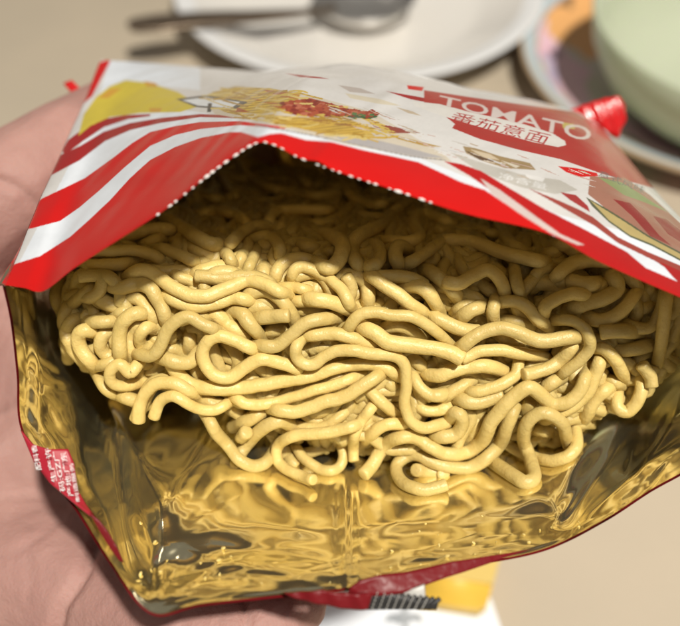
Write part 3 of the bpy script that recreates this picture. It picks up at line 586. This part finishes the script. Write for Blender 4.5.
st(2,(99,332),(82,331),(78,342),(84,354),(95,366)); st(1,(92,366),(108,364),(124,355)); st(2,(141,360),(130,373),(120,364),(110,372),(112,383),(126,386),(140,383)); st(1,(97,375),(106,390),(122,397)); st(2,(120,395),(140,403)); st(2,(176,321),(196,316),(212,318))
st(1,(136,420),(144,398),(156,382),(178,381),(190,384)); st(1,(70,300),(64,318),(66,330)); st(1,(110,318),(122,312),(138,310)); st(1,(74,318),(66,332),(72,348),(84,362))
NFRONT = len(S)
# top face under the film
st(2,(312,262),(330,268),(340,258),(342,244),(332,236),(312,231)); st(1,(306,226),(330,222),(346,212),(357,199)); st(2,(362,272),(352,254),(354,240),(366,232),(384,224),(394,212),(412,201)); st(2,(356,252),(366,245),(378,246),(380,258),(372,267),(360,262))
st(1,(370,242),(390,241),(408,242),(420,236),(414,222),(420,214),(434,216),(450,223)); st(2,(402,266),(418,258),(432,248),(448,237)); st(1,(310,212),(324,206),(334,199)); st(2,(436,241),(450,240),(468,241),(486,246),(504,253),(524,258),(548,262)); st(2,(440,282),(452,283),(460,283),(472,276),(488,270),(500,280),(507,298))
st(1,(455,250),(460,264),(468,278)); st(2,(514,262),(516,280),(522,300)); st(1,(533,286),(536,274),(546,268),(560,268)); st(2,(552,280),(556,277),(568,266),(588,260),(614,262)); st(1,(530,292),(536,284),(550,284),(566,290),(588,297)); st(0,(474,293),(488,296)); st(0,(462,302),(474,291))
st(2,(238,153),(247,175),(272,188),(317,196),(348,191)); st(1,(225,216),(229,198),(243,192),(264,200),(278,214)); st(1,(190,216),(214,212),(239,216),(253,231)); st(2,(266,231),(276,212),(305,210),(336,210)); st(0,(208,190),(215,210)); st(0,(188,190),(194,210)); st(1,(210,173),(239,179),(262,176)); st(0,(262,148),(290,158),(322,164))
st(2,(228,246),(242,232),(260,226),(274,226)); st(2,(248,242),(266,236),(278,243),(281,260)); st(1,(284,220),(276,238)); st(1,(299,222),(285,242)); st(1,(284,248),(298,246),(316,250)); st(1,(190,218),(204,213),(220,211),(236,215),(250,226)); st(0,(208,220),(210,236)); st(0,(224,222),(222,242))
st(2,(340,180),(352,196),(370,205),(392,203)); st(1,(372,196),(386,208),(398,222),(404,238)); st(1,(326,186),(346,190),(360,196)); st(2,(404,270),(396,258),(398,246),(410,250)); st(1,(420,268),(434,274),(448,286),(460,300)); st(1,(428,290),(440,286),(452,290)); st(1,(502,232),(512,246),(524,252)); st(1,(566,244),(556,252),(540,256))
st(2,(552,246),(566,246),(578,256),(572,264)); st(1,(470,226),(486,232),(502,236)); st(2,(190,190),(206,196),(224,200)); st(1,(200,206),(196,190),(204,176)); st(1,(282,168),(300,176),(312,190)); st(1,(222,176),(230,190),(244,204)); st(0,(294,196),(310,188),(330,182)); st(1,(600,266),(616,272),(634,282),(640,292))
st(1,(186,232),(196,222),(204,214)); st(1,(548,284),(566,280),(586,284),(604,282)); st(1,(560,300),(580,292),(598,288),(612,276))
CUT = np.array([(313, 480), (446, 485), (354, 461), (288, 316), (479, 331), (462, 359), (524, 375), (502, 395), (545, 387), (242, 438), (247, 432), (652, 386), (642, 365), (601, 333), (154, 417), (138, 421), (531, 401), (363, 475)])
segs = []; cutend = {}
for k, (L, pts) in enumerate(S):
    pts = [np.array(p, float) for p in pts]; fl = []
    for e, (p, b) in enumerate(((pts[0], pts[1]), (pts[-1], pts[-2]))):
        fl.append(np.hypot(*(CUT-p).T).min() < 3)
    ext = []
    for e, (p, b) in enumerate(((pts[0], pts[1]), (pts[-1], pts[-2]))): ext.append(p+(p-b)/np.linalg.norm(p-b)*7)
    if not fl[0]: pts = [ext[0]]+pts
    if not fl[1]: pts = pts+[ext[1]]
    cutend[k] = fl
    q = catmull(np.array(pts, float), step=2.6); q = q+.55*np.stack([vnoise(q[:, 0]/7+k, q[:, 1]/7, 61), vnoise(q[:, 0]/7, q[:, 1]/7+k, 62)], 1)
    segs.append((k, L, q))
sid = np.concatenate([np.full(len(q), k) for k, L, q in segs]); pos = np.concatenate([np.arange(len(q)) for k, L, q in segs])
plen = np.concatenate([np.full(len(q), len(q)) for k, L, q in segs]); pxy = np.concatenate([q for k, L, q in segs]); lay = np.concatenate([np.full(len(q), L, float) for k, L, q in segs])
base = surf(pxy[:, 0], pxy[:, 1])+.0009*vnoise(pxy[:, 0]/40, pxy[:, 1]/30, 31)
jit = rng.normal(0, .00025, len(S))[sid]
endf = np.minimum(np.where([cutend[k][0] for k in sid], 99, pos), np.where([cutend[k][1] for k in sid], 99, plen-1-pos))
dv_ = np.clip(1-endf/7.0, 0, 1); dive = .0055*dv_**1.2
d0 = base+.0026-lay*.0014+jit+dive; lx, ly, ld = to_px(Vw[::6, 40::5].reshape(-1, 3)); lim = np.array([ld[np.argmin((lx-p[0])**2+(ly-p[1])**2)] for p in pxy])
d0 = np.where(pxy[:, 1] > 400, np.minimum(d0, lim-.0030), d0); dep = d0.copy()
pts_m = np.stack([(pxy[:, 0]-340)/FPX, (pxy[:, 1]-313)/FPX], 1)
# keep strands from running through one another: shift them along depth only
I, J = [], []
for a in range(0, len(pxy), 400):
    dd = np.hypot(pxy[a:a+400, None, 0]-pxy[None, :, 0], pxy[a:a+400, None, 1]-pxy[None, :, 1])
    i, j = np.nonzero(dd < 14.8); i += a; k = (i < j) & ((sid[i] != sid[j]) | (np.abs(pos[i]-pos[j]) > 9)); I.append(i[k]); J.append(j[k])
I = np.concatenate(I); J = np.concatenate(J)
# which strand of a pair is in front is decided per strand pair, by layer
pri = lay-jit*500-3.5*dv_; front_i = pri[I] > pri[J]
same = sid[I] == sid[J]; front_i = np.where(same, dep[I] < dep[J], front_i)
Fi = np.where(front_i, I, J); Bi = np.where(front_i, J, I)
lat = np.hypot(*(pts_m[I]-pts_m[J]).T)*.16; need = np.sqrt(np.maximum((2*NR_)**2-lat**2, 0))*.86
nbr_ok = (pos > 0) & (pos < plen-1); idx = np.arange(len(pxy))
for it in range(140):
    viol = np.maximum(need-(dep[Bi]-dep[Fi]), 0); sh = np.zeros(len(dep)); ct = np.zeros(len(dep))
    np.add.at(sh, Fi, -viol*.5); np.add.at(sh, Bi, viol*.5); m = viol > 0; np.add.at(ct, Fi[m], 1); np.add.at(ct, Bi[m], 1)
    dep += sh/np.maximum(ct, 1)*.9
    sm = dep.copy(); k = idx[nbr_ok]; sm[k] = .25*dep[k-1]+.5*dep[k]+.25*dep[k+1]; dep = sm*.7+dep*.3
    dep += (d0-dep)*.02
dep = np.clip(dep, d0-.005, d0+.0036)
NC_ = thing('noodle_cake', 'block of pale yellow wavy fried noodles inside the torn packet', 'noodles', P(340, 470, .175))
strand_mesh = []
for k, (_, L, q) in enumerate(segs):
    m = sid == k; W = P(q[:, 0], q[:, 1], dep[m])
    W[1:-1] = .25*W[:-2]+.5*W[1:-1]+.25*W[2:]
    r = NR_*(1+.10*rng.normal())*np.interp(np.linspace(0, 1, len(W)), np.linspace(0, 1, 5), 1+.05*rng.normal(size=5)); r = np.clip(r, NR_*.85, NR_*1.17)
    strand_mesh.append((len(W)*(1 if k < NFRONT else .8)*(1 if L > 0 else .4), tube(W, r, 12, .22)))
order = sorted(range(len(S)), key=lambda k: -strand_mesh[k][0])
for k in order[:98]: obj('noodle_strand', *strand_mesh[k][1], M['noodle'], NC_)
rest = [strand_mesh[k][1] for k in order[98:]]
# the tangle underneath and inside
MASK = [(58, 290), (100, 245), (160, 205), (215, 155), (262, 126), (330, 148), (440, 184), (560, 225), (640, 265), (700, 282), (690, 350), (656, 384), (632, 404), (590, 420), (570, 440), (530, 452), (440, 462), (330, 450), (260, 432), (205, 395), (145, 392), (105, 366), (72, 335)]
def walk2(L, n):
    cnt = 0
    while cnt < n:
        p = np.array([random.uniform(60, 680), random.uniform(140, 470)])
        if not inpoly(p[:1], p[1:], MASK)[0]: continue
        a = random.uniform(0, 6.28); kap = 0; pts = [p.copy()]
        for _ in range(random.randint(10, 26)):
            kap = kap*.75+random.gauss(0, .22); a += kap; p = p+4*np.array([math.cos(a), math.sin(a)*.8]); pts.append(p.copy())
        pts = np.array(pts); ok = inpoly(pts[:, 0], pts[:, 1], MASK)
        if ok.sum() < 6: continue
        e = np.argmin(ok) if not ok.all() else len(ok); pts = pts[:e]
        if len(pts) < 6: continue
        dd = surf(pts[:, 0], pts[:, 1])+.0009*vnoise(pts[:, 0]/40, pts[:, 1]/30, 31)+.0030-L*.0014+random.gauss(0, .0004)+.0006*np.sin(np.arange(len(pts))*.6)
        rest.append(tube(P(pts[:, 0], pts[:, 1], dd), NR_*random.uniform(.93, 1.08), 9, .3)); cnt += 1
walk2(-1.0, 230); walk2(-1.8, 170); walk2(-2.6, 150)
cnt = 0
while cnt < 420:
    a = np.array([random.uniform(U0+.004, U1-.004), random.uniform(.002, V1), random.uniform(W0_+.002, W1_-.004)])
    if random.random() < .75:
        f = random.randrange(4)
        if cnt > 260: a = np.array([random.uniform(U0+.004, -.015), random.uniform(.004, .05), random.uniform(.004, .026)]); f = -1
        if f == 0: a[0] = U0+.003
        elif f == 1: a[0] = U1-.003
        elif f == 2: a[2] = W0_+.002
        elif f == 3: a[1] = .004
    di = rng.normal(size=3); di /= np.linalg.norm(di); om = rng.normal(size=3)*.2; pts = []
    for _ in range(random.randint(12, 26)):
        om = om*.8+rng.normal(size=3)*.16; di = di+np.cross(om, di); di /= np.linalg.norm(di); a = a+di*.0014
        a = np.clip(a, [U0+.0025, .0025, W0_+.0015], [U1-.0025, V1, W1_-.004]); pts.append(a.copy())
    pts = np.array(pts); pts[1:-1] = (pts[:-2]+pts[1:-1]+pts[2:])/3
    q = O_+pts[:, :1]*np.array([1.0, 0, 0])+pts[:, 1:2]*v20+pts[:, 2:]*w20
    px, py = 340+q[:, 0]/q[:, 2]*FPX, 313-q[:, 1]/q[:, 2]*FPX
    sel = py > 215
    if (sel & ~inpoly(px, py, MASK)).any(): 
        if not (np.all(py < 330) and np.all(pts[:, 1] > .02)): continue
    if np.linalg.norm(np.diff(pts, axis=0), axis=1).min() < 2e-4: continue
    rest.append(tube(CF(q[:, 0], q[:, 1], q[:, 2]), NR_, 8, .3)); cnt += 1
V, F = merge(rest); o = obj('noodle_tangle', V, F, M['noodle'], NC_); o['kind'] = 'stuff'

# crumbs fallen on the foil
parts = []; fr_ = random.Random(9)
while len(parts) < 46:
    i_, j_ = fr_.randrange(NS), fr_.randrange(25, 150); X_, Y_, _ = to_px(Vw[i_, j_])
    if not (140 < X_ < 600 and 430 < Y_ < 585): continue
    r_ = abs(fr_.gauss(0, .00012))+.00008; c_ = Vw[i_, j_]+N_LIN[i_, j_]*r_*.6; e_ = rng.normal(size=3); e_ /= np.linalg.norm(e_)
    parts.append(tube(np.array([c_-e_*r_, c_, c_+e_*r_]), np.array([.7, 1, .6])*r_, 6, .8))
V, F = merge(parts); o = obj('noodle_crumbs', V, F, M['noodle'], loc=P(340, 520, .155)); o['kind'] = 'stuff'; tag(o, 'tiny noodle crumbs scattered on the gold foil floor', 'crumbs')

# ------------------------------------------------------------------ hand
def caps(chain):
    """ellipsoid beads strung along px/py/depth/radius(px) stations; remeshed to one skin below"""
    q = np.array(chain, float); out = []
    for i in range(len(q)-1):
        for s_ in np.linspace(0, 1, 12):
            a = q[i]*(1-s_)+q[i+1]*s_; out.append((P(a[0], a[1], a[2]), a[3]/FPX*a[2]))
    return out
fd_ = lambda px, py, g=.0125: (px, py, floor_d(py)+g)
beads = []
beads += caps([(-300, 420, .225, 190), (-170, 390, .225, 175), (-80, 400, .225, 160), (-25, 460, .226, 135)])       # forearm end to palm
beads += caps([(-70, 300, .222, 110), (-10, 300, .224, 85), (0, 400, .228, 95), (20, 500, .214, 95), (40, 590, .196, 85)])
beads += caps([(-120, 290, .21, 85), (-60, 242, .205, 70), (16, 186, .205, 57), (70, 143, .213, 45), (116, 108, .238, 33)])   # thumb
beads += caps([(40, 580, .193, 80), (110, 606, .180, 60), (180, 634, .162, 39), (243, 634, .160, 36)])        # little finger
beads += caps([(243, 634, .160, 36), (275, 622, .162, 35), (304, 606, .168, 26)])
beads += caps([(40, 530, .208, 80), (150, 575, .183, 50), (260, 550, .175, 44), (360, 525, .182, 40), (420, 510, .188, 32)])
beads += caps([(20, 460, .232, 75), (150, 480, .212, 46), (270, 460, .208, 42), (390, 445, .212, 38), (450, 430, .217, 30)])
beads += caps([(10, 390, .250, 60), (130, 405, .246, 42), (250, 390, .244, 38), (360, 375, .248, 34), (420, 365, .252, 27)])
parts = []
bm = bmesh.new(); bmesh.ops.create_icosphere(bm, subdivisions=2, radius=1.0); sv = np.array([v.co[:] for v in bm.verts]); bm.verts.index_update(); sf = [[v.index for v in f.verts] for f in bm.faces]; bm.free()
for c, r in beads: parts.append((c+sv*r, sf))
V, F = merge(parts); me = bpy.data.meshes.new('tmp'); me.from_pydata(V.tolist(), [], F); tmp = bpy.data.objects.new('tmp', me); C.objects.link(tmp)
md = tmp.modifiers.new('r', 'REMESH'); md.mode = 'VOXEL'; md.voxel_size = .0011
ms = tmp.modifiers.new('s', 'SMOOTH'); ms.factor = .5; ms.iterations = 14
bpy.context.view_layer.update(); ev = bpy.data.meshes.new_from_object(tmp.evaluated_get(bpy.context.evaluated_depsgraph_get()))
V = np.array([v.co[:] for v in ev.vertices]); N = np.array([v.normal[:] for v in ev.vertices]); F = [list(p.vertices) for p in ev.polygons]
bpy.data.objects.remove(tmp); bpy.data.meshes.remove(me); bpy.data.meshes.remove(ev)
x, y, _ = to_px(V); facing = (N*(CAM-V)).sum(1) > 0
def crease(pts, wd, h):
    p = catmull(np.array(pts, float), n_per=30); dmin = np.min(np.hypot(x[:, None]-p[None, :, 0], y[:, None]-p[None, :, 1]), 1)
    return -h*1e-3*np.exp(-(dmin/wd)**2)
D = crease([(-30, 170), (0, 180), (22, 190), (38, 206)], 4, 1.0)+crease([(112, 520), (96, 545), (82, 575), (62, 605), (55, 640)], 6, 2.0)+crease([(238, 590), (244, 605), (250, 640)], 4, 1.6)+crease([(-10, 420), (30, 400), (60, 380)], 3, .6)
D += crease([(-10, 500), (30, 495), (70, 505)], 3, .6)+crease([(-10, 560), (30, 545), (60, 520)], 3, .6)+crease([(-10, 340), (20, 350), (40, 330)], 3, .3)+crease([(178, 600), (184, 630)], 3, .5)+crease([(20, 440), (30, 520), (28, 600)], 3, .35)
D += .00045*vnoise(x/45, y/45, 41)+.00012*vnoise(x/8+y/14, y/10-x/20, 42)
D += .00007*(1-np.abs(vnoise(x/16+y/40, y/13-x/60, 45)))**6*-1+.00006*vnoise(x/2.5, y/2.5, 46)
V = V+N*(D*facing)[:, None]
o = obj('person', V, F, M['skin'], loc=P(0, 470, .21)); tag(o, 'bare left hand with open palm and thumb cradling the torn noodle packet', 'person')
